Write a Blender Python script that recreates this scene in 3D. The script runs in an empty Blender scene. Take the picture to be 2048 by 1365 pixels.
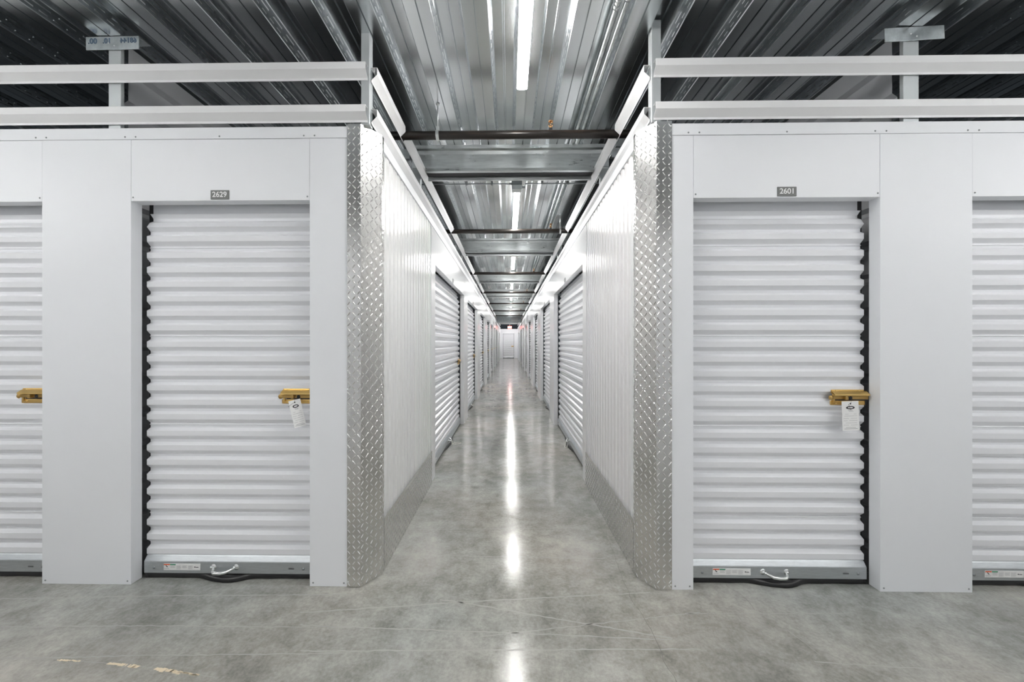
import bpy, bmesh, math, random
from mathutils import Vector, Matrix
random.seed(7)
S = bpy.context.scene
C = S.collection

# ------------------------------------------------------------------ camera, world, exposure
cam_d = bpy.data.cameras.new('camera')
cam_d.sensor_width = 36.0
cam_d.lens = 753 * 36.0 / 2048
cam_d.shift_x = 17 / 2048
cam_d.shift_y = 3.5 / 2048
cam_d.clip_start = 0.02
cam = bpy.data.objects.new('camera', cam_d)
C.objects.link(cam)
cam.location = (0, 0, 1.36)
cam.rotation_euler = (math.radians(90), 0, math.radians(.84))
S.camera = cam

W = bpy.data.worlds.new('world')
S.world = W
W.use_nodes = True
W.node_tree.nodes['Background'].inputs[0].default_value = (.6, .7, .8, 1)
W.node_tree.nodes['Background'].inputs[1].default_value = .01

S.view_settings.view_transform = 'Standard'
S.view_settings.look = 'None'
S.view_settings.gamma = 1
S.view_settings.exposure = 2.35
S.cycles.use_denoising = True
S.cycles.max_bounces = 10
S.cycles.diffuse_bounces = 6
S.cycles.glossy_bounces = 5
S.cycles.sample_clamp_indirect = 10.0
LAMP = 17.0            # radiance of the lamp diffusers

# ------------------------------------------------------------------ key sizes
D = 2.085      # front plane of the two facades
XL, XR = -.75, .74
WH = 2.565     # wall height
TB = 2.502     # underside of the top trim
OH = 2.157     # door opening height
DK = 3.09      # underside of the deck
YE = 33.0      # end wall

# ------------------------------------------------------------------ materials
def mat(name, col, rough=.4, metal=0.0, emit=None, strength=0, spec=None, coat=0):
    m = bpy.data.materials.new(name)
    m.use_nodes = True
    b = m.node_tree.nodes['Principled BSDF']
    b.inputs['Base Color'].default_value = (*col, 1)
    b.inputs['Roughness'].default_value = rough
    b.inputs['Metallic'].default_value = metal
    if spec is not None: b.inputs['Specular IOR Level'].default_value = spec
    if coat: b.inputs['Coat Weight'].default_value = coat
    if emit:
        b.inputs['Emission Color'].default_value = (*emit, 1)
        b.inputs['Emission Strength'].default_value = strength
    return m

def N(m, t, **kw):
    n = m.node_tree.nodes.new(t)
    for k, v in kw.items(): setattr(n, k, v)
    return n
def LK(m, a, b): m.node_tree.links.new(a, b)
def coords(m, scale=(1, 1, 1)):
    tc = N(m, 'ShaderNodeTexCoord'); mp = N(m, 'ShaderNodeMapping')
    mp.inputs['Scale'].default_value = scale
    LK(m, tc.outputs['Object'], mp.inputs['Vector'])
    return mp.outputs['Vector']
def noise(m, scale, detail=4, rough=.5, vec=None, dist=0):
    n = N(m, 'ShaderNodeTexNoise')
    n.inputs['Scale'].default_value = scale; n.inputs['Detail'].default_value = detail
    n.inputs['Roughness'].default_value = rough; n.inputs['Distortion'].default_value = dist
    if vec is not None: LK(m, vec, n.inputs['Vector'])
    return n.outputs['Fac']
def ramp(m, fac, stops):
    r = N(m, 'ShaderNodeValToRGB')
    e = r.color_ramp.elements
    while len(e) < len(stops): e.new(.5)
    for i, (p, c) in enumerate(stops):
        e[i].position = p; e[i].color = (*c, 1) if len(c) == 3 else c
    LK(m, fac, r.inputs['Fac'])
    return r.outputs['Color']
def maprange(m, fac, a, b, c, d):
    r = N(m, 'ShaderNodeMapRange')
    for i, v in enumerate((a, b, c, d)): r.inputs[i + 1].default_value = v
    LK(m, fac, r.inputs[0]); return r.outputs[0]
def math_(m, op, a, b=None):
    n = N(m, 'ShaderNodeMath', operation=op)
    for i, v in enumerate((a, b)):
        if v is None: continue
        if isinstance(v, (int, float)): n.inputs[i].default_value = v
        else: LK(m, v, n.inputs[i])
    return n.outputs[0]
def bump(m, h, strength, dist):
    b = N(m, 'ShaderNodeBump'); b.inputs['Strength'].default_value = strength; b.inputs['Distance'].default_value = dist
    LK(m, h, b.inputs['Height']); LK(m, b.outputs[0], BS(m).inputs['Normal']); return b
def BS(m): return m.node_tree.nodes['Principled BSDF']

M = {}
# painted steel: slight waviness of thin sheet
m = M['white'] = mat('white_painted_steel', (.845, .86, .885), .42)
bump(m, noise(m, 3.0, 2, .4, coords(m)), .12, .006)
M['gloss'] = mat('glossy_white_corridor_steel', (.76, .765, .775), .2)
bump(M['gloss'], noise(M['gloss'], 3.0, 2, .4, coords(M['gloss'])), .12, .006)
m = M['curtain'] = mat('white_door_steel', (.845, .855, .88), .22)
bump(m, noise(m, 6.0, 2, .4, coords(m)), .08, .004)
M['rail'] = mat('white_rail_paint', (.88, .88, .885), .3)
m = M['corr'] = mat('white_corrugated_steel', (.79, .79, .79), .2)
bump(m, noise(m, 2.5, 2, .4, coords(m)), .03, .004)
M['part'] = mat('shaded_white_partition_steel', (.42, .43, .45), .45)  # whitish panels, greyed to paint in the dim space above the units

def galv(name, col, rough, streak=(1, 1, 1), var=.25, nscale=14):
    m = mat(name, col, rough, 1.0)
    v = coords(m, streak)
    n = noise(m, nscale, 5, .6, v)
    c0 = tuple(x * (1 - var) for x in col); c1 = tuple(min(1, x * (1 + var)) for x in col)
    LK(m, ramp(m, n, [(.3, c0), (.7, c1)]), BS(m).inputs['Base Color'])
    LK(m, maprange(m, n, .3, .7, rough * .8, rough * 1.25), BS(m).inputs['Roughness'])
    return m
M['galv'] = galv('galvanised_steel', (.62, .66, .67), .38)
M['stud'] = mat('galvanised_stud_steel', (.60, .63, .64), .5, .55)
M['beam'] = galv('galvanised_beam', (.66, .69, .69), .33, (1, 6, 6), .15, 6)
m = M['bar'] = galv('brushed_bottom_bar', (.62, .65, .67), .42, (3, 40, 40), .12, 6)
M['tread'] = mat('aluminium_tread_plate', (.74, .735, .72), .27, 1.0)
bump(M['tread'], noise(M['tread'], 5, 3, .5, coords(M['tread'])), .18, .006)
# roof deck: galvanised, with dashes pressed into the sloping webs
m = M['deck'] = mat('galvanised_deck', (.56, .59, .60), .3, 1.0)
v = coords(m, (1, .35, 1))
n = noise(m, 3, 2, .5, v)
LK(m, ramp(m, n, [(.3, (.68, .71, .725)), (.7, (.73, .76, .775))]), BS(m).inputs['Base Color'])
LK(m, maprange(m, noise(m, 1.5, 2, .5, v), .3, .7, .22, .28), BS(m).inputs['Roughness'])
tc = N(m, 'ShaderNodeTexCoord'); sx = N(m, 'ShaderNodeSeparateXYZ'); LK(m, tc.outputs['Object'], sx.inputs[0])
dash = math_(m, 'LESS_THAN', math_(m, 'FRACT', math_(m, 'MULTIPLY', sx.outputs['Y'], 18.0)), .62)
zin = math_(m, 'MULTIPLY', math_(m, 'GREATER_THAN', sx.outputs['Z'], .020), math_(m, 'LESS_THAN', sx.outputs['Z'], .034))
dash2 = math_(m, 'LESS_THAN', math_(m, 'FRACT', math_(m, 'MULTIPLY', sx.outputs['Y'], 9.0)), .7)
zin2 = math_(m, 'MULTIPLY', math_(m, 'GREATER_THAN', sx.outputs['Z'], .044), math_(m, 'LESS_THAN', sx.outputs['Z'], .056))
bump(m, math_(m, 'ADD', math_(m, 'MULTIPLY', dash, zin), math_(m, 'MULTIPLY', dash2, zin2)), 1.0, .006)

# polished concrete
m = M['floor'] = mat('polished_concrete', (.36, .35, .33), .25)
v = coords(m)
n1 = noise(m, 1.1, 7, .62, v, .3)
n2 = noise(m, 8.0, 10, .72, v, .2)
n3 = noise(m, 60.0, 4, .7, v)
mixf = math_(m, 'ADD', math_(m, 'MULTIPLY', n1, .42), math_(m, 'ADD', math_(m, 'MULTIPLY', n2, .38), math_(m, 'MULTIPLY', n3, .20)))
col = ramp(m, mixf, [(.38, (.18, .172, .155)), (.46, (.29, .28, .255)), (.53, (.39, .377, .347)), (.62, (.51, .49, .45))])
n4 = noise(m, .6, 3, .5, v)
mx = N(m, 'ShaderNodeMix', data_type='RGBA', blend_type='MULTIPLY'); mx.inputs[0].default_value = 1
LK(m, col, mx.inputs[6]); LK(m, ramp(m, n4, [(.35, (.90, .97, 1.0)), (.65, (1.03, 1.0, .96))]), mx.inputs[7])
LK(m, mx.outputs[2], BS(m).inputs['Base Color'])
LK(m, maprange(m, n2, .3, .7, .10, .21), BS(m).inputs['Roughness'])
bump(m, noise(m, 9, 6, .6, v), .12, .004)
BS(m).inputs['Specular IOR Level'].default_value = .6
M['crack'] = mat('crack_line', (.13, .12, .11), .7)
m = M['scuff'] = mat('pale_scuff', (.40, .39, .365), .25)
m = M['tape'] = mat('tape_residue', (.80, .68, .50), .6)

M['black'] = mat('black_rubber', (.012, .012, .013), .35)
M['dark'] = mat('dark_steel_and_shade', (.03, .03, .032), .5)  # near black; also colours in shade behind curtains, latches and beams
M['gold'] = mat('gold_zinc', (.80, .55, .20), .28, .95)
M['golddk'] = mat('gold_zinc_dark', (.52, .34, .12), .4, .9)  # darker gold for the slide bolt and its tab
m = M['pipe'] = mat('black_iron_pipe', (.05, .04, .035), .32, .3)
n = noise(m, 8, 4, .6, coords(m, (.35, 4, 4)))
LK(m, ramp(m, n, [(.5, (.02, .017, .015)), (.66, (.05, .035, .026)), (.78, (.16, .08, .045))]), BS(m).inputs['Base Color'])
M['brass'] = mat('brass', (.75, .42, .18), .25, 1.0)
M['zinc'] = mat('zinc_strap', (.75, .77, .77), .35, 1.0)
M['chrome'] = mat('cast_handle', (.82, .83, .83), .22, 1.0)
M['paper'] = mat('white_paper', (.88, .88, .87), .6)
M['ink'] = mat('black_ink', (.03, .03, .035), .5)
M['greyink'] = mat('grey_print', (.42, .42, .43), .6)
M['blueink'] = mat('blue_stamp_ink', (.10, .15, .22), .5)
M['orange'] = mat('orange_print', (.80, .13, .04), .5)
M['green'] = mat('green_print', (.05, .30, .16), .5)
M['sign'] = mat('grey_sign_plate', (.14, .145, .14), .45)
M['signtext'] = mat('white_sign_text', (.85, .85, .85), .5)
M['cord'] = mat('white_nylon_cord', (.85, .83, .76), .5)
M['exit'] = mat('exit_sign_red', (.8, .08, .06), .4, 0, (1, .12, .09), .9)
M['exitt'] = mat('exit_sign_letters', (.9, .8, .75), .4, 0, (1, .75, .7), 2.0)
M['lamp'] = mat('lamp_diffuser', (.9, .9, .9), .4, 0, (1.0, .985, .96), LAMP)
M['house'] = mat('lamp_housing', (.8, .8, .8), .4)
M['plastic'] = mat('white_plastic', (.8, .8, .8), .4)
M['boxgrey'] = mat('grey_box', (.30, .32, .33), .4, .6)

# ------------------------------------------------------------------ mesh helpers
def box(bm, x0, x1, y0, y1, z0, z1, bev=0, T=None):
    vs = [bm.verts.new(Vector(p)) for p in ((x0,y0,z0),(x1,y0,z0),(x1,y1,z0),(x0,y1,z0),(x0,y0,z1),(x1,y0,z1),(x1,y1,z1),(x0,y1,z1))]
    fs = [bm.faces.new([vs[i] for i in q]) for q in ((0,3,2,1),(4,5,6,7),(0,1,5,4),(1,2,6,5),(2,3,7,6),(3,0,4,7))]
    out = vs
    if bev:
        es = list({e for f in fs for e in f.edges})
        r = bmesh.ops.bevel(bm, geom=es, offset=bev, segments=2, affect='EDGES', profile=.5)
        out = list({v for v in r['verts']} | {v for v in vs if v.is_valid})
    if T is not None: bmesh.ops.transform(bm, matrix=T, verts=[v for v in out if v.is_valid])
    return out
def tube(bm, pts, r, seg=10, cap=True):
    pts = [Vector(p) for p in pts]; rings = []
    up = Vector((0, 0, 1))
    for i, p in enumerate(pts):
        d = (pts[min(i+1, len(pts)-1)] - pts[max(i-1, 0)]).normalized()
        s = d.cross(up)
        if s.length < .05: s = d.cross(Vector((0, 1, 0)))
        s.normalize(); t = s.cross(d).normalized()
        rr = r[i] if isinstance(r, (list, tuple)) else r
        rings.append([bm.verts.new(p + (s*math.cos(2*math.pi*k/seg) + t*math.sin(2*math.pi*k/seg))*rr) for k in range(seg)])
    for a, b in zip(rings, rings[1:]):
        for k in range(seg):
            f = bm.faces.new((a[k], a[(k+1)%seg], b[(k+1)%seg], b[k])); f.smooth = True
    if cap:
        bm.faces.new(rings[0][::-1]); bm.faces.new(rings[-1])
def sheet(bm, prof, a, b, axis='x', th=.0015, smooth=False):
    """a bent sheet: prof is an open polyline of (depth, height) points, given a small thickness and run from a to b"""
    P = [Vector((p[0], p[1])) for p in prof]
    off = []
    for i, p in enumerate(P):
        d0 = (P[i]-P[i-1]).normalized() if i else (P[1]-P[0]).normalized()
        d1 = (P[i+1]-P[i]).normalized() if i < len(P)-1 else d0
        n = Vector((-(d0+d1).y, (d0+d1).x))
        n = n.normalized() if n.length > 1e-6 else Vector((-d0.y, d0.x))
        off.append(p + n*th)
    loop = P + off[::-1]
    prism(bm, loop, a, b, axis, quads=len(P))
def prism(bm, loop, a, b, axis='x', quads=None):
    def at(s, p):
        if axis == 'x': return (s, p[0], p[1])
        if axis == 'y': return (p[0], s, p[1])
        return (p[0], p[1], s)
    A = [bm.verts.new(at(a, p)) for p in loop]; B = [bm.verts.new(at(b, p)) for p in loop]
    n = len(loop)
    for i in range(n): bm.faces.new((A[i], A[(i+1)%n], B[(i+1)%n], B[i]))
    if quads:
        k = quads
        for i in range(k-1):
            bm.faces.new((A[i], A[i+1], A[n-2-i], A[n-1-i])); bm.faces.new((B[i+1], B[i], B[n-1-i], B[n-2-i]))
    else:
        bm.faces.new(A[::-1]); bm.faces.new(B)
def dome(bm, c, r, h, nrm=(0, -1, 0), seg=8):
    n = Vector(nrm); c = Vector(c); s = n.orthogonal().normalized(); t = n.cross(s)
    R0 = [bm.verts.new(c + (s*math.cos(2*math.pi*k/seg)+t*math.sin(2*math.pi*k/seg))*r) for k in range(seg)]
    R1 = [bm.verts.new(c + n*h*.8 + (s*math.cos(2*math.pi*k/seg)+t*math.sin(2*math.pi*k/seg))*r*.6) for k in range(seg)]
    top = bm.verts.new(c + n*h)
    for k in range(seg):
        f = bm.faces.new((R0[k], R0[(k+1)%seg], R1[(k+1)%seg], R1[k])); f.smooth = True
        f = bm.faces.new((R1[k], R1[(k+1)%seg], top)); f.smooth = True
def obj(name, bm, m, parent=None, loc=None, smooth=False):
    bmesh.ops.recalc_face_normals(bm, faces=bm.faces)
    me = bpy.data.meshes.new(name); bm.to_mesh(me); bm.free()
    for x in (m if isinstance(m, (list, tuple)) else [m]): me.materials.append(x)
    o = bpy.data.objects.new(name, me); C.objects.link(o)
    if smooth:
        for p in me.polygons: p.use_smooth = True
    if parent: o.parent = parent
    if loc: o.location = loc
    return o
def tag(o, label, cat, group=None, kind=None):
    o['label'] = label; o['category'] = cat
    if group: o['group'] = group
    if kind: o['kind'] = kind
    return o
def thing(name, label, cat, loc=(0, 0, 0), rz=0, group=None, kind=None):
    o = bpy.data.objects.new(name, None); C.objects.link(o); o.empty_display_size = .1
    o.location = loc; o.rotation_euler = (0, 0, rz)
    return tag(o, label, cat, group, kind)
def B(): return bmesh.new()
def text(name, s, size, m, parent, mtx, mirror=False, depth=.0006, bold=0.0):
    cu = bpy.data.curves.new(name, 'FONT'); cu.body = s; cu.size = size; cu.align_x = 'CENTER'; cu.align_y = 'CENTER'; cu.extrude = depth; cu.offset = bold
    t = bpy.data.objects.new(name, cu); C.objects.link(t)
    bpy.context.view_layer.update()
    me = bpy.data.meshes.new_from_object(t.evaluated_get(bpy.context.evaluated_depsgraph_get()))
    bpy.data.objects.remove(t); bpy.data.curves.remove(cu)
    if mirror: me.transform(Matrix.Scale(-1, 4, (1, 0, 0))); me.flip_normals()
    me.transform(mtx); me.materials.clear(); me.materials.append(m)
    o = bpy.data.objects.new(name, me); C.objects.link(o); o.parent = parent
    return o
FRONT = Matrix.Rotation(math.radians(90), 4, 'X')        # lettering that faces -Y

# ------------------------------------------------------------------ floor
bm = B()
def quad(bm, pts, mi=0):
    f = bm.faces.new([bm.verts.new(p) for p in pts]); f.material_index = mi; return f
quad(bm, [(-9, -9, 0), (9, -9, 0), (9, 34, 0), (-9, 34, 0)])
def strip(bm, pts, w, mi, z, jit=0):
    P = [Vector((x, y, 0)) for x, y in pts]; dense = []
    for a, b in zip(P, P[1:]):
        k = max(1, int((b-a).length / .03)) if jit else 1
        dense += [a.lerp(b, i/k) for i in range(k)]
    dense.append(P[-1]); prev = None
    for i, p in enumerate(dense):
        d = (dense[min(i+1, len(dense)-1)] - dense[max(i-1, 0)]).normalized(); n = Vector((-d.y, d.x, 0))
        q = p + n*random.uniform(-jit, jit)
        ww = w * random.uniform(.6, 1.2)
        L = (bm.verts.new(q + n*ww/2 + Vector((0, 0, z))), bm.verts.new(q - n*ww/2 + Vector((0, 0, z))))
        if prev: f = bm.faces.new((prev[0], prev[1], L[1], L[0])); f.material_index = mi
        prev = L
strip(bm, [(.68, 2.9), (.68, 2.484), (.66, 2.251), (.651, 2.143), (.648, 2.026), (.664, 1.869), (.675, 1.723), (.66, 1.618), (.676, 1.543), (.66, 1.2), (.68, .6)], .0022, 1, .0006, .005)
strip(bm, [(1.214, 2.125), (1.245, 2.071), (1.26, 1.999), (1.248, 1.929)], .0018, 1, .0006, .003)
for pts, w in (([(-2.699, 1.957), (-1.822, 1.997), (-.858, 2.02)], .005), ([(-2.433, 1.764), (-1.725, 1.784), (-.759, 1.786)], .004),
        ([(-1.053, 1.881), (-.153, 1.979), (.767, 2.06)], .006), ([(-1.006, 1.798), (.306, 1.752), (.747, 1.732)], .005),
        ([(-.365, 1.987), (-.23, 1.962), (.298, 1.843), (.751, 1.741)], .007), ([(-.921, 1.646), (.847, 1.683)], .005),
        ([(-.134, 1.737), (.964, 1.914)], .004), ([(-2.19, 1.588), (-1.56, 1.613), (-.696, 1.639)], .004), ([(.883, 1.903), (1.711, 1.915)], .003),
        ([(1.302, 1.622), (2.109, 1.573)], .004), ([(1.307, 1.835), (1.355, 1.661)], .002), ([(-.72, 2.726), (.595, 2.777)], .004), ([(-.70, 2.404), (.604, 2.38)], .004)):
    strip(bm, pts, w*1.4, 2, .0004, .003)
tp = [(-2.1, 1.59), (-1.932, 1.585), (-1.821, 1.58), (-1.692, 1.57), (-1.613, 1.564), (-1.548, 1.557), (-1.467, 1.548), (-1.342, 1.531), (-1.257, 1.52), (-1.195, 1.513)]
strip(bm, [(-2.3, 1.59)] + tp, .0025, 2, .0005, .001)
for (p0, p1, w) in ((1, 2, .006), (3, 5, .012), (6, 7, .016), (7, 8, .006)):
    for k in range(8):
        t0 = k / 8; i = p0 + (p1 - p0) * t0; a = int(i); fr = i - a
        b_ = min(a + 1, len(tp)-1)
        cx_, cy_ = tp[a][0] + (tp[b_][0]-tp[a][0])*fr, tp[a][1] + (tp[b_][1]-tp[a][1])*fr
        L = random.uniform(.008, .018) * (1 if random.random() < .8 else .3); h = w * random.uniform(.7, 1.5); cy_ += random.uniform(-.002, .002)
        quad(bm, [(cx_-L, cy_-h/2, .0007), (cx_+L*.5, cy_-h/2-.002, .0007), (cx_+L, cy_+h/2-.003, .0007), (cx_-L*.4, cy_+h/2, .0007)], 3)
tag(obj('floor', bm, [M['floor'], M['crack'], M['scuff'], M['tape']]), 'grey polished concrete floor with scuffs and a crack running through the crossing', 'floor', kind='structure')

# ------------------------------------------------------------------ ceiling deck (one corrugated sheet)
bm = B()
P = .296; c0 = -.178
prof = []
k0 = int(-9/P)
for k in range(k0, -k0):
    c = c0 + k*P
    prof += [(c-.066, 0), (c-.004, 0), (c-.002, .014), (c+.003, .014), (c+.004, -.001), (c+.066, 0), (c+.069, .004), (c+.084, .066), (c+.088, .07),
             (c+.139, .07), (c+.143, .060), (c+.150, .060), (c+.154, .07), (c+.206, .07), (c+.210, .066), (c+.226, .004)]
prof = [(-p[0], p[1]) for p in prof][::-1]
prof = [(-x, z) for x, z in prof][::-1]
sheet(bm, prof, -9, 34, 'y', .0015)
for k in range(int(-5.2/P), int(5.2/P)+1):
    c = c0 + k*P
    for s_ in (-1, 1):
        for (t0, t1, pit, ln, ya, yb) in ((.22, .36, .062, .040, 1.2, 8.0), (.62, .78, .118, .085, 1.2, 8.0)):
            xa, za, xb, zb = c+s_*(.069+.015*t0), .004+.062*t0, c+s_*(.069+.015*t1), .004+.062*t1
            xm, zm = (xa+xb)/2 - s_*.0035*0, (za+zb)/2
            y = ya
            while y < (yb if abs(c) < 1.5 else 4.5):
                q = [bm.verts.new(v_) for v_ in ((xa, y, za), (xb, y, zb), (xb, y+ln, zb), (xa, y+ln, za), (xm+s_*.0035, y+.006, zm-.001), (xm+s_*.0035, y+ln-.006, zm-.001))]
                for f_ in ((0, 1, 4), (1, 2, 5, 4), (2, 3, 5), (3, 0, 4, 5)): bm.faces.new([q[i_] for i_ in f_])
                y += pit
tag(obj('ceiling', bm, M['deck'], loc=(0, 0, DK)), 'ribbed galvanised metal roof deck above the whole hallway', 'ceiling', kind='structure')

# ------------------------------------------------------------------ wall runs (local: x along, front faces -y, z up)
def screws(root, pts):
    if 'front' not in root.name: return
    for x, z in pts:
        bm = B(); dome(bm, (x, -.0005, z), .005, .003); obj('screw', bm, M['boxgrey'], root)
def pilaster(root, x0, x1, rx=.065, m='white'):
    bm = B(); box(bm, x0+.0008, x1-.0008, 0, rx, 0, TB-.001, .001)
    if x1 - x0 < .7: screws(root, [(x0+.02, .02), (x1-.02, .02)])
    obj('column_panel', bm, M[m], root)
def header(root, x0, x1, m='white'):
    bm = B(); box(bm, x0+.0008, x1-.0008, .001, .065, OH, TB-.001, .001)
    screws(root, [(x0+.012, OH+.02), (x1-.012, OH+.02)])
    obj('header_panel', bm, M[m], root)
def top_trim(root, x0, x1, step=1.0):
    bm = B(); box(bm, x0, x1, -.004, .068, TB, WH, .0015)
    obj('top_trim', bm, M['white'], root)

def curtain_bm(w, h, seam=6):
    """roll-up curtain: trapezoid ribs of .0843 m pitch"""
    p = .0843; pr = []; z = h + .02; i = 0
    pr.append((.023, z))
    while z > .12:
        if i == 0: pr += [(.023, z-.013), (.023, z-.058)]; z -= p*.0
        else: pr += [(.023, z-.014), (.003, z-.026), (0, z-.028), (0, z-.058)]
        pr += [(.002, z-.061), (.022, z-.081)]
        if i % seam == 2: pr += [(.023, z-.084), (.023, z-.088), (.018, z-.090), (.018, z-.094), (.023, z-.0955)]; z -= .012
        z -= p; i += 1
        if z > .12: pr.append((.023, z))
    pr += [(.023, z), (.023, .10)] if z > .1 else [(.023, .10)]
    pr = [(y + .018 if q > h - .098 else y, q) for y, q in pr]   # the curtain bends back towards its roll
    out = []
    for q in pr:
        if not out or q[1] < out[-1][1] - 1e-4: out.append(q)
    bm = B(); sheet(bm, out, -w/2, w/2, 'x', .0012)
    return bm
DD = .075    # curtain depth behind the wall plane
def latch(root, x, z, y):
    """gold slide latch, right end at x"""
    bm = B(); box(bm, x-.192, x, y-.004, y, z-.043, z-.019, .004); box(bm, x-.186, x-.004, y-.004, y, z+.02, z+.043, .004); box(bm, x-.182, x-.172, y-.012, y-.001, z-.03, z+.022, .002)
    for sx in (x-.16, x-.03):
        for sz in (z+.035, z-.033): dome(bm, (sx, y-.0045, sz), .007, .005)
    l = obj('latch', bm, M['gold'], root)
    bm = B(); sheet(bm, [(y-.004, z+.036), (y-.010, z+.034), (y-.029, z+.020), (y-.030, z+.012)], x-.188, x+.006, 'x', .003); obj('latch_hood', bm, M['gold'], l)
    bm = B(); box(bm, x-.165, x-.002, y-.005, y-.001, z-.019, z+.021); obj('slot_shade', bm, M['dark'], l)  # dark plate paints in the shade of the gap around the bolt
    bm = B(); box(bm, x-.205, x+.012, y-.015, y-.006, z-.011, z+.010, .003); dome(bm, (x-.195, y-.015, z-.002), .014, .006); obj('slide_bolt', bm, M['golddk'], l)
    bm = B(); dome(bm, (x-.09, y-.016, z-.003), .011, .003, seg=12); obj('lock_hole', bm, M['black'], l)
    bm = B(); box(bm, x-.128, x-.112, y-.03, y-.008, z-.012, z+.01, .003); obj('bolt_tab', bm, M['golddk'], l)
    return l
def rollup_door(loc, rz, w, label, near=True, group='roll-up storage doors', lockfrom=.02, hs=1):
    r = thing('rollup_door', label, 'door', loc, rz, group)
    cw = w - (.034 if w < 1.1 else .05)
    obj('curtain', curtain_bm(cw, OH), M['curtain'], r, (0, DD, 0))
    bm = B(); sheet(bm, [(DD+.006, .128), (DD-.002, .121), (DD-.016, .101), (DD-.018, .097), (DD-.018, .032), (DD-.002, .030)], -cw/2+.002, cw/2-.002, 'x', .003)
    bb = obj('bottom_bar', bm, M['bar'], r)
    y = DD - .0185
    if near:
        bm = B(); [dome(bm, (sx, y, .062), .008, .005, seg=12) for sx in (-cw/2+.06, cw/2-.05)]; obj('bolt_head', bm, M['boxgrey'], bb)
        bm = B()
        pts = [(hs*q[0], q[1], q[2]) for q in ((-.066, y-.004, .070), (-.052, y-.012, .062), (-.030, y-.026, .054), (0, y-.030, .050), (.036, y-.030, .050), (.05, y-.024, .051), (.055, y-.012, .060), (.06, y-.004, .072))]
        tube(bm, pts, [.006, .008, .009, .009, .009, .008, .007, .006], 10)
        for sx in (-.07*hs, .062*hs): dome(bm, (sx, y, .069), .017, .007, seg=14)
        h = obj('pull_handle', bm, M['chrome'], bb); h.location.x = -.02
        bm = B(); [dome(bm, (sx-.02, y-.0065, .069), .008, .006, seg=10) for sx in (-.07, .062)]; obj('handle_rivet', bm, M['zinc'], bb)
        lx = -cw/2 + .135 - .017
        bm = B(); box(bm, lx, lx+.212, y-.0012, y+.0005, .050, .086); lb = obj('warning_label', bm, M['paper'], bb)
        # print on the label (label text is too small to read: rules and blocks)
    if near:
        bm = B()
        def blk(x0, x1, z0, z1, mi):
            vs = [bm.verts.new(q) for q in ((lx+x0, y-.0018, z0), (lx+x1, y-.0018, z0), (lx+x1, y-.0018, z1), (lx+x0, y-.0018, z1))]
            f = bm.faces.new(vs); f.material_index = mi
        blk(.001, .036, .0785, .085, 0); blk(.037, .070, .0785, .085, 1)
        blk(.012, .016, .0745, .079, 2); blk(.014, .019, .070, .075, 2); blk(.017, .024, .0665, .071, 2)
        for k in range(2): blk(.003, .032, .060-.003*k, .0612-.003*k, 3)
        for c in range(4):
            for k in range(7 if c % 2 else 5): blk(.040+.034*c, .068+.034*c-(.006 if k % 3 == 2 else 0), .0755-.0033*k, .0765-.0033*k, 3)
        blk(.178, .186, .066, .071, 2); blk(.187, .203, .0655, .069, 2)
        for k in range(2): blk(.212+.44+.072, .212+.44+.105, .060+.005*k, .062+.005*k, 2) if w < 1.1 else None
        o = obj('label_print', bm, [M['orange'], M['green'], M['ink'], M['greyink']], bb)
    # black bottom seal bulging out near the middle
    bm = B(); n = 40; rows = []
    for i in range(n+1):
        x = -cw/2 + cw*i/n; t = (i/n - .5)
        bulge = .045*math.exp(-(t/.11)**2) + .004*math.sin(i*.9)*math.exp(-(t/.3)**2)
        rows.append([bm.verts.new(p) for p in ((x, DD-.006, .032), (x, DD-.012-bulge*.5, .020), (x, DD-.014-bulge, .004), (x, DD-.010-bulge, .0015), (x, DD+.004, .0015), (x, DD+.006, .032))])
    for a, b in zip(rows, rows[1:]):
        for k in range(6): f = bm.faces.new((a[k], a[(k+1) % 6], b[(k+1) % 6], b[k])); f.smooth = k < 3
    bm.faces.new(rows[0]); bm.faces.new(rows[-1][::-1])
    obj('bottom_seal', bm, M['black'], r)
    for s in (-1, 1):
        bm = B(); xo = s*w/2; xi = s*(cw/2 - .004)
        box(bm, min(xo, xi)-.012, max(xo, xi)+.012, DD+.046, DD+.064, 0, OH+.05)
        obj('guide_track', bm, M['dark'], r)  # guide coloured near black, painting in the shade of the side gap
    if near is not None: latch(r, cw/2 - lockfrom, 1.052, DD-.001)
    return r

GR = 'roll-up storage doors'
def facade(name, label, x0, x1, cols, doors):
    root = thing(name, label, 'wall', (0, D, 0), 0, kind='structure')
    for a, b in cols: pilaster(root, a, b)
    for a, b in doors: header(root, a, b)
    top_trim(root, x0, x1)
    for a, b in doors:
        for x in (a+.03, (a+b)/2, b-.03, a-.03, b+.03):
            if abs(x) < 3: bm = B(); dome(bm, (x, -.0042, TB+.013), .005, .003); obj('screw', bm, M['boxgrey'], root)
    return root
facade('wall_front_left', 'white steel storage wall left of the corridor mouth', -9, -.90,
       [(-1.113, -.90), (-2.634, -2.124), (-9, -3.645)], [(-2.124, -1.113), (-3.645, -2.634)])
facade('wall_front_right', 'white steel storage wall right of the corridor mouth', .894, 9,
       [(.894, 1.014), (2.025, 2.521), (3.532, 9)], [(1.014, 2.025), (2.521, 3.532)])
rollup_door((-1.6185, D, 0), 0, 1.011, 'white ribbed roll-up door of unit 2629 with a tilted paper tag', lockfrom=-.012, hs=-1)
rollup_door((-3.1395, D, 0), 0, 1.011, 'white ribbed roll-up door cut off by the left edge', lockfrom=.0)
rollup_door((1.5195, D, 0), 0, 1.011, 'white ribbed roll-up door of unit 2601 with a straight hanging paper tag', lockfrom=-.0)
rollup_door((3.0265, D, 0), 0, 1.011, 'white ribbed roll-up door cut off by the right edge')

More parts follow.
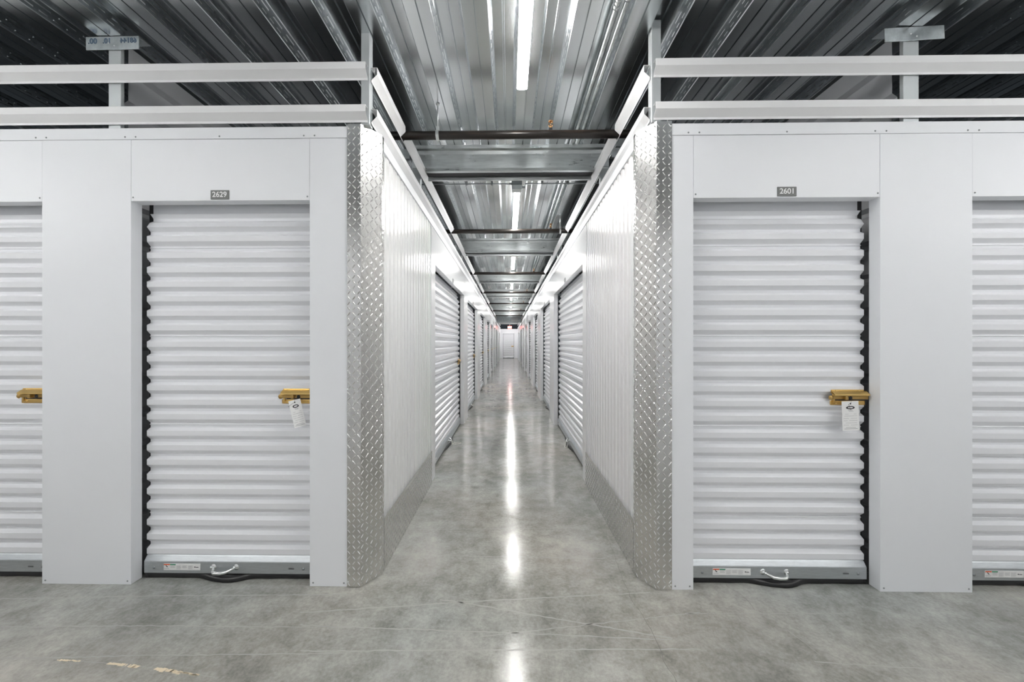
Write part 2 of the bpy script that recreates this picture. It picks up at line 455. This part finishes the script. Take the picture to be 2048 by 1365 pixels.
ORD = ['first', 'second', 'third', 'fourth', 'fifth', 'sixth', 'seventh', 'eighth', 'ninth']
OPL = [(3.82, 6.28), (6.84, 8.95), (9.85, 11.9), (12.9, 15.0), (15.95, 18.05), (19.0, 21.1), (22.05, 24.15), (25.1, 27.2), (28.15, 30.2)]
OPR = [(3.80, 6.22), (6.86, 8.86), (9.75, 11.55), (12.9, 15.0), (15.95, 18.05), (19.0, 21.1), (22.05, 24.15), (25.1, 27.2), (28.15, 30.2)]
def corridor(side, ops):
    sg = 1 if side == 'left' else -1                      # left: local x = world y ; right: local x = -world y
    X = XL if side == 'left' else XR
    rz = sg * math.pi/2
    root = thing('wall_corridor_' + side, 'glossy white steel corridor wall on the %s side' % side, 'wall', (X, 0, 0), rz, kind='structure')
    def seg(a, b): return (a, b) if sg == 1 else (-b, -a)
    y = 3.62
    for a, b in ops:
        pilaster(root, *seg(y, a), m='gloss'); header(root, *seg(a, b), m='gloss'); y = b
    pilaster(root, *seg(y, YE-.02))
    top_trim(root, *seg(2.19, YE-.02), step=1.5)
    # corrugated sheet between the corner guard and the first door (runs vertically)
    bm = B(); pr = []; a, b = 2.20, 3.62; p = (b-a)/17
    for i in range(17):
        s = a + i*p
        pr += [(s, .024), (s+.016, .024), (s+.023, .004), (s+.070, .004), (s+.077, .024)]
    pr.append((b, .024))
    if sg == -1: pr = [(-q[0], q[1]) for q in pr][::-1]
    sheet(bm, pr, 0, TB+.01, 'z', .0015)
    obj('corrugated_panel', bm, M['corr'], root)
    bm = B(); box(bm, *sorted((sg*2.20, sg*3.62)), .03, .06, 0, TB); obj('backing_panel', bm, M['corr'], root)
    for i, (a, b) in enumerate(ops):
        c = (a+b)/2
        rollup_door((X, c, 0), rz, b-a, '%s white roll-up door from the front on the %s corridor wall' % (ORD[i], side), near=(True if i < 4 else False), group='corridor ' + GR)
        np_ = thing('number_sign', 'tiny grey number plate above the %s %s corridor door' % (ORD[i], side), 'sign', (X, c, 2.19), rz, 'corridor number plates')
        bm = B(); box(bm, -.05, .05, -.0045, .0005, -.026, .026, .001); obj('plate', bm, M['sign'], np_)
corridor('left', OPL)
corridor('right', OPR)

# end wall
root = thing('wall_end', 'white wall closing the far end of the corridor', 'wall', (0, YE, 0), 0, kind='structure')
pilaster(root, -3, -.53); pilaster(root, .44, 3); header(root, -.53, .44); top_trim(root, -3, 3)
rollup_door((-.045, YE, 0), 0, .97, 'small white roll-up door at the far end of the corridor', group=GR)

# walls behind the camera (other side of the cross aisle)
for nm, lb, x0, x1 in (('wall_back_left', 'white wall across the aisle behind the viewer on the left', -9, -.75), ('wall_back_right', 'white wall across the aisle behind the viewer on the right', .75, 9)):
    bm = B(); box(bm, x0, x1, -.20, -.12, 0, WH, .002); tag(obj(nm, bm, M['white']), lb, 'wall', kind='structure')
for nm, lb, x in (('wall_rear_left', 'white corridor wall behind the viewer on the left', -.80), ('wall_rear_right', 'white corridor wall behind the viewer on the right', .75)):
    bm = B(); box(bm, x, x+.05, -9, -.21, 0, WH); tag(obj(nm, bm, M['white']), lb, 'wall', kind='structure')
for nm, lb, x in (('wall_side_left', 'white wall closing the left end of the cross aisle', -9.05), ('wall_side_right', 'white wall closing the right end of the cross aisle', 9)):
    bm = B(); box(bm, x, x+.05, -.2, D, 0, DK); tag(obj(nm, bm, M['white']), lb, 'wall', kind='structure')

# ------------------------------------------------------------------ tread plate corner guards and kick plates
def bars(bm, w, h, mp, nrm, p=.0295, m0=.010):
    """raised lozenges in alternating directions over a w x h sheet; mp(u,v) gives the point"""
    n = Vector(nrm)
    nu = max(1, int((w - 2*m0) / p + .5)); pu = (w-2*m0)/nu
    for i in range(nu+1):
        for j in range(int(h/p)):
            u, v = m0 + i*pu, .014 + j*p
            if u < m0*.4 or u > w-.003: continue
            ang = math.radians(52 if (i+j) % 2 else -52)
            L, wd = .0155, .0032
            ca, sa = math.cos(ang), math.sin(ang)
            def q(a, b, z):
                uu = min(max(u + a*ca - b*sa, .0005), w-.0005); vv = min(max(v + a*sa + b*ca, .001), h-.001)
                return bm.verts.new(mp(uu, vv) + n*z)
            base = [q(-L, 0, .0001), q(-L*.45, -wd, .0001), (q(L*.45, -wd, .0001)), q(L, 0, .0001), q(L*.45, wd, .0001), q(-L*.45, wd, .0001)]
            a, b = q(-L*.6, 0, .0023), q(L*.6, 0, .0023)
            for f in ((base[0], base[1], a), (base[1], base[2], b, a), (base[2], base[3], b), (base[3], base[4], b), (base[4], base[5], a, b), (base[5], base[0], a)):
                bm.faces.new(f)
def plate(bm, p0, p1, h, z0=0.002, th=.003):
    """flat vertical sheet between two plan points with the tread pattern on its outer side (left of p0->p1 is the back)"""
    p0, p1 = Vector((*p0, 0)), Vector((*p1, 0)); d = (p1-p0); w = d.length; d.normalize()
    n = Vector((d.y, -d.x, 0))
    vs = [p0, p1, p1 - n*th, p0 - n*th]
    lo = [bm.verts.new(v + Vector((0, 0, z0))) for v in vs]; hi = [bm.verts.new(v + Vector((0, 0, z0+h))) for v in vs]
    for i in range(4): bm.faces.new((lo[i], lo[(i+1) % 4], hi[(i+1) % 4], hi[i]))
    bm.faces.new(lo[::-1]); bm.faces.new(hi)
    bars(bm, w, h, lambda u, v: p0 + d*u + Vector((0, 0, z0+v)), n)
GH = 2.575
for side, sg, xa, xb, xw in (('left', -1, -.900, -.824, XL), ('right', 1, .894, .810, XR)):
    ywe = 2.195
    pts = [(xa, D-.006), (xb, D-.006), (xw - sg*.006, ywe), (xw - sg*.006, ywe+.035)]
    if sg == 1: pts = pts[::-1]
    g = thing('corner_guard', 'tall angled diamond tread plate guard on the %s corner of the corridor mouth' % side, 'corner guard', (0, 0, 0), 0, 'tread plate corner guards')
    names = ['front_flange', 'bevel_face', 'corridor_flange']
    if sg == 1: names = names[::-1]
    for nm, a, b in zip(names, pts, pts[1:]):
        bm = B(); plate(bm, a, b, GH)
        obj(nm, bm, M['tread'], g)
    for z in (.03, .55, 1.1, 1.33, 1.85, 2.4, 2.55):
        bm = B(); dome(bm, (xa - sg*.006, D-.0065, z), .0045, .003); obj('screw', bm, M['zinc'], g)
    y0, y1 = ywe+.037, 3.62
    a, b = ((xw - sg*.008, y0), (xw - sg*.008, y1)) if sg == -1 else ((xw - sg*.008, y1), (xw - sg*.008, y0))
    bm = B(); plate(bm, a, b, .315)
    tag(obj('kick_plate', bm, M['tread']), 'low diamond tread kick plate along the foot of the %s corrugated wall' % side, 'kick plate', 'tread plate kick plates')

# ------------------------------------------------------------------ posts, head tracks, rails
def post(name, x0, x1, y0, y1, z0, z1, label, cat='post', group=None, m='stud', head=None, parent_children=None):
    t = thing(name, label, cat, ((x0+x1)/2, (y0+y1)/2, z0), 0, group)
    hx, hy = (x1-x0)/2, (y1-y0)/2
    bm = B(); box(bm, -hx, hx, -hy, hy, 0, z1-z0, .003); obj('stud', bm, M[m], t)
    return t
zt = DK + .066
t = post('corner_post', -.827, -.779, D+.006, D+.058, GH+.003, zt, 'galvanised post rising behind the rails at the left corridor corner', group='corner posts')
t = post('corner_post', .787, .839, D+.006, D+.058, GH+.003, zt-.01, 'galvanised post rising behind the rails at the right corridor corner', group='corner posts')
for side, x0, x1, hx0, hx1, tilt, txt in (('left', -2.266, -2.196, -2.386, -2.084, -.006, True), ('right', 2.163, 2.247, 2.054, 2.375, .045, False)):
    t = post('support_post', x0, x1, D+.012, D+.034, WH+.003, 3.06, 'galvanised post with a T-shaped head above the %s storage units%s' % (side, ', stamped with blue digits' if txt else ''), group='T-headed posts')
    cxp = (x0+x1)/2
    T = Matrix.Translation(((hx0+hx1)/2 - cxp, -.011-.006, 3.05-WH-.003)) @ Matrix.Rotation(tilt if tilt > 0 else .012, 4, 'Y').inverted()
    w = (hx1-hx0)/2
    bm = B(); box(bm, -w, w, -.003, .002, -.037, .037, .001, T); box(bm, -w, w, .002, .07, .034, .037, 0, T)
    hd = obj('head_track', bm, M['galv'], t)
    for sx, sz in ((-.02, 0.0), (.012, -.015)):
        bm = B(); dome(bm, T @ Vector((sx, -.003, sz)), .005, .003); obj('screw', bm, M['zinc'], hd)
    if txt:
        for s, x, sz in (('00.', -.112, .034), ('10.', -.03, .032), ('68144', .093, .030)):
            text('stamped_text', s, sz*1.25, M['blueink'], hd, T @ Matrix.Translation((x, -.0036, .011)) @ FRONT, mirror=True, bold=.0012)
# white hat rails: lip, slanted web, lower flange
RP = [(-.034, .081), (-.034, .043), (-.002, .012), (-.002, 0)]
def railprof(z): return [(0, z+.081)] + [(y, z+h) for y, h in RP]
for side, x0, x1 in (('left', -9, -.789), ('right', .797, 9)):
    for nm, z in (('upper', 2.825), ('lower', 2.590)):
        bm = B(); sheet(bm, railprof(0), x0 + (0 if side == 'left' else 0), x1, 'x', .002)
        bm2 = bm
        for k in range(3):
            xx = (x1-.01 if side == 'left' else x0+.01) + (-1 if side == 'left' else 1)*k*1.5
            dome(bm, (xx, -.0025, .006), .003, .002)
        tag(obj('rail', bm, M['rail'], loc=(0, D+.005, z)), '%s white steel rail above the %s front wall' % (nm, side), 'rail', 'rails above the front walls')
PIPEY = [2.715, 5.06, 8.13, 11.22, 14.4, 17.6, 20.75, 24.3, 27.5]
for side, sg, xp in (('left', 1, -.776), ('right', -1, .784)):
    for nm, z in (('upper', 2.825), ('lower', 2.590)):
        bm = B()
        pr = [(sg*(-y), h) for y, h in railprof(0)]
        if nm == 'upper':
            y = D+.02
            for py in PIPEY + [None]:
                e = (py - .034) if py else YE-.05
                sheet(bm, pr, y, e, 'y', .002)
                y = (py + .034) if py else 0
            # narrow lower bridge under each pipe notch
            for py in PIPEY: sheet(bm, [(sg*.001, .006), (sg*.001, 0)], py-.036, py+.036, 'y', .002)
        else:
            sheet(bm, pr, D+.02, YE-.05, 'y', .002)
        tag(obj('rail', bm, M['rail'], loc=(xp - sg*.0, 0, z)), '%s white steel rail running above the %s corridor wall' % (nm, side), 'rail', 'rails above the corridor walls')

# ------------------------------------------------------------------ beams with their posts
BY = [3.32 + 2.95*k for k in range(10)]
def build_beam(first=True):
    t = thing('roof_beam', '', 'beam')
    X0, X1 = -.86, .88
    ZT, ZB = DK, 2.863
    bm = B(); sheet(bm, [(-.03, ZT-.028), (-.034, ZT-.002), (.05, ZT-.001)], X0-.02, X1+.02, 'x', .003)
    obj('top_angle', bm, M['beam'], t)
    bm = B(); sheet(bm, [(.012, ZT-.006), (.004, ZT-.03), (.010, ZT-.06), (.010, ZB+.034), (.004, ZB+.03), (-.030, ZB+.026), (-.034, ZB), (.004, ZB-.001)], -.732, .740, 'x', .003)
    for q in ((X0, -.732), (.740, X1)): sheet(bm, [(.012, ZT-.006), (.004, ZT-.03), (.010, ZT-.06), (.010, ZB+.050)], *q, 'x', .003)
    w = obj('web', bm, M['beam'], t)
    for k in range(8):
        bm = B(); dome(bm, (X0+.12+k*.21, .0095, ZT-.072), .006, .005); obj('screw', bm, M['zinc'], w)
    bm = B(); box(bm, -.732, .740, .013, .074, ZB-.001, ZT-.02, 0); box(bm, X0, X1, .013, .074, ZB+.055, ZT-.02, 0); obj('underside_shade', bm, M['dark'], t)  # dark boxes put the black shade under the beam into colour
    bm = B(); sheet(bm, [(.078, ZT-.03), (.078, ZB-.034), (.095, ZB-.034)], -.732, .740, 'x', .003)
    obj('rear_channel', bm, M['beam'], t)
    for sx in (-1, 1):
        bm = B(); a = X0-.005 if sx < 0 else X1-.075
        box(bm, a, a+.078, .014, .06, 2.575, ZB+.05, .003)
        obj('stud', bm, M['stud'], t)
    return t
def copy_tree(o, parent=None):
    c = o.copy(); C.objects.link(c); c.parent = parent
    for ch in o.children: copy_tree(ch, c)
    return c
proto = build_beam()
for i, y in enumerate(BY):
    o = proto if i == 0 else copy_tree(proto)
    o.location = (0, y, 0)
    on = ORD[i] if i < 9 else 'tenth'
    tag(o, '%s galvanised cross beam from the front, spanning the corridor on two studs' % on, 'beam', 'corridor cross beams')
for side, xa, xb in (('left', -9, -.885), ('right', .905, 9)):
    for i in (0, 1):
        bm = B(); sheet(bm, [(.03, 3.084), (0, 3.084), (0, 3.0), (.03, 3.0)], xa, xb, 'x', .003)
        tag(obj('roof_purlin', bm, M['beam'], loc=(0, BY[i]+.02, 0)), '%s thin galvanised purlin under the deck over the %s storage units' % (['nearer', 'farther'][i], side), 'beam', 'purlins over the units')

# partitions between units (horizontal ribs)
for side, xq in (('left', -2.2), ('right', 2.15)):
    bm = B(); pr = []; z = .002; sg = -1 if side == 'left' else 1
    while z < 2.97:
        pr += [(0, z), (0, z+.12), (sg*.03, z+.14), (sg*.03, z+.165), (0, z+.185)]; z += .198
    pr += [(0, z), (0, 3.075)]
    sheet(bm, pr, D+.06, 5.6, 'y', .002)
    tag(obj('partition', bm, M['part'], loc=(xq, 0, 0)), 'white ribbed steel partition, greyed for shade, between storage units above the %s front wall' % side, 'partition', 'unit partitions')

# ------------------------------------------------------------------ sprinkler pipes
SPX = [.30, .56, .535, .535, .555, .55, .55, .55, .55]
HGX = [-.515, .685, None, None, None, None, None, None, None]
for i, y in enumerate(PIPEY):
    t = thing('sprinkler_pipe', '%s dark iron sprinkler pipe from the front, crossing over the corridor' % ORD[i], 'pipe', (0, y, 2.86), 0, 'sprinkler branch pipes')
    bm = B(); tube(bm, [(-2.0, 0, 0), (2.0, 0, 0)], .0295, 20); obj('pipe', bm, M['pipe'], t)
    x = SPX[i]
    bm = B(); tube(bm, [(x, 0, .026), (x, 0, .045)], .013, 12); h = obj('sprinkler_head', bm, M['dark'], t)
    bm = B()
    tube(bm, [(x, 0, .045), (x, 0, .058)], .010, 8)
    for s in (-1, 1): tube(bm, [(x+s*.008, 0, .056), (x+s*.016, 0, .070), (x+s*.014, 0, .086), (x, 0, .096)], .003, 6)
    tube(bm, [(x, 0, .058), (x, 0, .092)], .0035, 6)
    dome(bm, (x, 0, .096), .018, .004, (0, 0, 1), 12)
    obj('brass_frame', bm, M['brass'], h)
    if HGX[i] is not None:
        x = HGX[i]
        bm = B(); n = 16
        for k in range(n+1): pass
        pts = [(x-.0, .0335*math.sin(a), .0335*math.cos(a)) for a in [2*math.pi*k/20 for k in range(21)]]
        for a, b in zip(pts, pts[1:]):
            vs = []
            for q in (a, b):
                for rr in (1, 1.07):
                    for dx in (-.011, .011): vs.append(bm.verts.new((x+dx, q[1]*rr, q[2]*rr)))
            for f in ((0, 1, 5, 4), (2, 6, 7, 3), (0, 4, 6, 2), (1, 3, 7, 5)): bm.faces.new([vs[j] for j in f])
        box(bm, x-.011, x+.011, -.012, .012, .032, .062, .002)
        hg = obj('pipe_hanger', bm, M['zinc'], t)
        bm = B(); tube(bm, [(x, 0, .06), (x, 0, .232)], .0045, 8); dome(bm, (x, 0, .226), .014, -.01, (0, 0, 1)); obj('threaded_rod', bm, M['zinc'], hg)

# ------------------------------------------------------------------ strip lights
def strip_light(loc, rz, L, label, group):
    t = thing('strip_light', label, 'ceiling light', loc, rz, group)
    # local: runs along y, z=0 at the lens underside
    bm = B(); box(bm, -.034, .034, -L/2, L/2, .022, .075, .003); obj('housing', bm, M['house'], t)
    bm = B()
    pr = [(-.033, .021), (-.033, .008), (-.028, .002), (-.015, 0), (.015, 0), (.028, .002), (.033, .008), (.033, .021)]
    prism(bm, pr, -L/2, L/2, 'y'); obj('diffuser', bm, M['lamp'], t)
    for s in (-1, 1):
        bm = B(); box(bm, -.034, .034, s*L/2-(.0 if s < 0 else -.0)-.002, s*L/2+.002, .003, .076, .001); obj('end_cap', bm, M['house'], t)
        bm = B(); box(bm, -.012, .012, s*L*.36-.02, s*L*.36+.02, .074, .109); obj('mount', bm, M['galv'], t)
    return t
LY = [1.78, 4.70, 7.73, 10.77, 13.8, 16.85, 19.9, 24.6, 27.6, 31.6]
ONM = ORD + ['tenth']
for i, y in enumerate(LY):
    strip_light((.083, y, 2.98), 0, 1.26, '%s glowing white strip light from the front along the corridor ceiling' % ONM[i], 'corridor strip lights')
for i, (x, y) in enumerate(((-2.95, .3), (2.95, .3), (-5.4, .3), (5.4, .3))):
    strip_light((x, y, 2.98), math.pi/2, 1.26, 'strip light over the cross aisle, %s' % ['near the left units', 'near the right units', 'at its left end', 'at its right end'][i], 'cross aisle strip lights')
for i, y in enumerate((-1.4, -4.4)):
    strip_light((.083, y, 2.98), 0, 1.26, 'strip light in the corridor behind the viewer, %s' % ['nearer', 'farther'][i], 'rear corridor strip lights')

# junction box and conduits
t = thing('junction_box', 'small grey electrical box at the head of the second strip light', 'junction box', (.083, 3.99, 2.99))
bm = B(); box(bm, -.055, .055, -.03, .03, .035, .095, .004); obj('box', bm, M['boxgrey'], t)
bm = B(); box(bm, -.056, .056, -.034, .045, -.02, .034, .006); obj('cover', bm, M['zinc'], t)
bm = B(); tube(bm, [(.055, 0, .02), (.085, 0, .02)], .012, 10); tube(bm, [(-.055, 0, .055), (-.08, 0, .055)], .012, 10); obj('connector', bm, M['boxgrey'], t)
bm = B(); tube(bm, [(-1.6, 3.99, 3.045), (0, 3.99, 3.045)], .007, 8); tube(bm, [(.172, 3.99, 3.045), (1.6, 3.99, 3.045)], .007, 8)
for x in (-.45, -.18, .35, .62): box(bm, x-.012, x+.012, 3.975, 4.005, 3.035, 3.088, .002)
tag(obj('conduit', bm, M['boxgrey']), 'thin grey conduit crossing the deck at the junction box', 'conduit')
for i, x in enumerate((.555, .60)):
    t = thing('conduit', '%s galvanised conduit running lengthwise under the deck right of the lights' % ['left', 'right'][i], 'conduit', (x, 0, DK-.006+.012), 0, 'lengthwise conduits')
    bm = B(); tube(bm, [(0, -.5, 0), (0, 18, 0)], .013, 12); obj('tube', bm, M['galv'], t)
    for y in (1.93-.05*i, 4.6, 7.4):
        bm = B(); tube(bm, [(0, y-.03, 0), (0, y-.012, 0)], .018, 12); tube(bm, [(0, y-.012, 0), (0, y+.012, 0)], .015, 12); tube(bm, [(0, y+.012, 0), (0, y+.03, 0)], .018, 12); obj('coupling', bm, M['zinc'], t)
t = thing('junction_box', 'small grey octagonal box above the start of the third strip light', 'junction box', (.083, 7.02, 2.98))
bm = B(); tube(bm, [(0, 0, .0), (0, 0, .05)], .09, 8); obj('box', bm, M['zinc'], t)

# duct with grille, exit sign
t = thing('air_duct', 'grey sheet metal duct crossing high over the far end of the corridor', 'duct', (0, 22.6, 2.575))
bm = B(); box(bm, -.73, .735, 0, .5, 0, .37, .01); box(bm, -.02, .02, -.012, .51, -.01, .38, .002); obj('duct_body', bm, M['galv'], t)
bm = B(); box(bm, .13, .53, -.02, -.0005, .055, .32, .004); g = obj('grille_frame', bm, M['plastic'], t)
bm = B()
for k in range(9): box(bm, .16, .50, -.03, -.018, .08+.025*k, .092+.025*k)
obj('grille_louvre', bm, M['house'], g)
bm = B(); prism(bm, [(-.72, .36), (-.72, .08), (-.30, .0), (-.25, .02)], -.35, -.002, 'y'); obj('duct_branch', bm, M['galv'], t)
t = thing('exit_sign', 'glowing red EXIT sign hanging near the far end of the corridor', 'exit sign', (.06, 30.0, 2.46))
bm = B(); box(bm, -.155, .155, -.03, .03, 0, .24, .01); obj('sign_body', bm, M['exit'], t)
text('sign_text', 'EXIT', .16, M['exitt'], t, Matrix.Translation((0, -.032, .12)) @ FRONT)
bm = B(); tube(bm, [(0, 0, .24), (0, 0, .625)], .012, 8); obj('stem', bm, M['plastic'], t)

# ------------------------------------------------------------------ number signs, tags, cords
for s, x, ctr in (('2629', -1.618, 2.1885), ('2601', 1.521, 2.1885)):
    t = thing('number_sign', 'grey number plate reading %s, on the front wall %s of the corridor' % (s, 'left' if x < 0 else 'right'), 'sign', (x, D, ctr), 0, 'front number plates')
    bm = B(); box(bm, -.051, .051, -.004, .0012, -.0255, .0255, .001); obj('plate', bm, M['sign'], t)
    text('number', s, .0415, M['signtext'], t, Matrix.Translation((0, -.0043, .000)) @ FRONT, bold=.0006)
def paper_tag(x, z, y, ang, w, h, label, yaw=0):
    t = thing('paper_tag', label, 'tag', (x, y, z), 0, 'lock tags')
    R = Matrix.Rotation(ang, 4, 'Y') @ Matrix.Rotation(yaw, 4, 'Z')
    bm = B(); box(bm, -w/2, w/2, -.0004, .0004, -h, .006, 0, R); c = obj('card', bm, M['paper'], t)
    bm = B()
    def blk(x0, x1, z0, z1, yy=-.0008):
        f = bm.faces.new([bm.verts.new(R @ Vector(q)) for q in ((x0, yy, z0), (x1, yy, z0), (x1, yy, z1), (x0, yy, z1))])
    for zz, a, b in ((-.049, -.1, .18), (-.063, -.33, -.12), (-.063, .2, .36), (-.073, -.38, .4), (-.086, -.42, -.1), (-.0855, .0, .38), (-.098, -.42, -.18), (-.0975, -.1, .4), (-.11, -.3, .38), (-.121, -.42, -.12), (-.121, 0, .4)):
        blk(a*w, b*w, zz*h/.15, zz*h/.15+.0014)
    blk(-.14*w, .14*w, -.0455, -.043); blk(-.3*w, .3*w, -h+.016, -h+.018); blk(-.4*w, .4*w, -h+.009, -h+.0115)
    obj('printed_lines', bm, M['greyink'], c)
    bm = B()
    ring = [R @ Vector((.021*w/.08*math.cos(a), -.0009, -.030+.009*math.sin(a))) for a in [2*math.pi*k/20 for k in range(20)]]
    bm.faces.new([bm.verts.new(q) for q in ring])
    obj('printed_emblem', bm, M['ink'], c)
    bm = B(); 
    ring = [R @ Vector((.013*w/.08*math.cos(a), -.0012, -.030+.004*math.sin(a))) for a in [2*math.pi*k/16 for k in range(16)]]
    bm.faces.new([bm.verts.new(q) for q in ring]); obj('logo_band', bm, M['paper'], c)
    bm = B()
    hole = R @ Vector((0, -.001, -.008))
    tube(bm, [(0, .012, .03), (.004, -.006, .018), tuple(hole + Vector((0, -.003, 0))), tuple(hole + Vector((0, .003, 0)))], .0011, 6)
    tube(bm, [tuple(hole + Vector((0, -.003, 0))), tuple(R @ Vector((-.012, -.004, -.010))), tuple(R @ Vector((-.036 if yaw else .002, -.003, -.024 if yaw else -.044)))], .0007, 6)
    dome(bm, hole + Vector((0, -.001, 0)), .004, .003)
    obj('tie_string', bm, M['ink'], t)
DY = D + DD
paper_tag(-1.215, 1.030, DY-.045, -math.radians(13.5), .060, .150, 'narrow white paper tag hanging tilted from the latch of unit 2629', .5)
paper_tag(1.890, 1.030, DY-.045, math.radians(-2), .092, .157, 'white paper tag hanging straight from the latch of unit 2601')
for i in range(4):
    y = OPL[i][1] - .10
    t = thing('paper_tag', 'small white paper tag on the latch of the %s left corridor door' % ORD[i], 'tag', (XL-DD+.035, y, 1.03), math.pi/2, 'corridor lock tags')
    bm = B(); box(bm, -.03, .03, -.0005, .0005, -.15, 0, 0); obj('card', bm, M['paper'], t)
    bm = B(); tube(bm, [(0, 0, -.006), (0, .01, .02)], .001, 6); obj('tie_string', bm, M['ink'], t)
def cord(pts, label, r=.0022):
    bm = B(); P = [Vector(p) for p in pts]; out = []
    for i in range(len(P)-1):
        p0, p1, p2, p3 = P[max(i-1, 0)], P[i], P[i+1], P[min(i+2, len(P)-1)]
        for k in range(6):
            u = k/6; out.append(.5*((2*p1)+(-p0+p2)*u+(2*p0-5*p1+4*p2-p3)*u*u+(-p0+3*p1-3*p2+p3)*u**3))
    out.append(P[-1]); tube(bm, out, r, 8)
    return tag(obj('pull_cord', bm, M['cord']), label, 'cord', 'door pull cords')
cord([(-.763, 5.02, .05), (-.758, 5.0, .01), (-.74, 5.09, .003), (-.68, 5.12, .003), (-.65, 5.08, .003), (-.70, 5.04, .003), (-.755, 5.02, .004), (-.763, 5.06, .04)], 'white cord loop lying on the floor at the first left corridor door')
cord([(.752, 5.0, .06), (.748, 4.98, .05), (.735, 4.95, .012), (.725, 4.90, .004), (.735, 4.86, .004), (.748, 4.85, .02), (.752, 4.86, .05)], 'white cord loop hanging at the foot of the first right corridor door', .003)
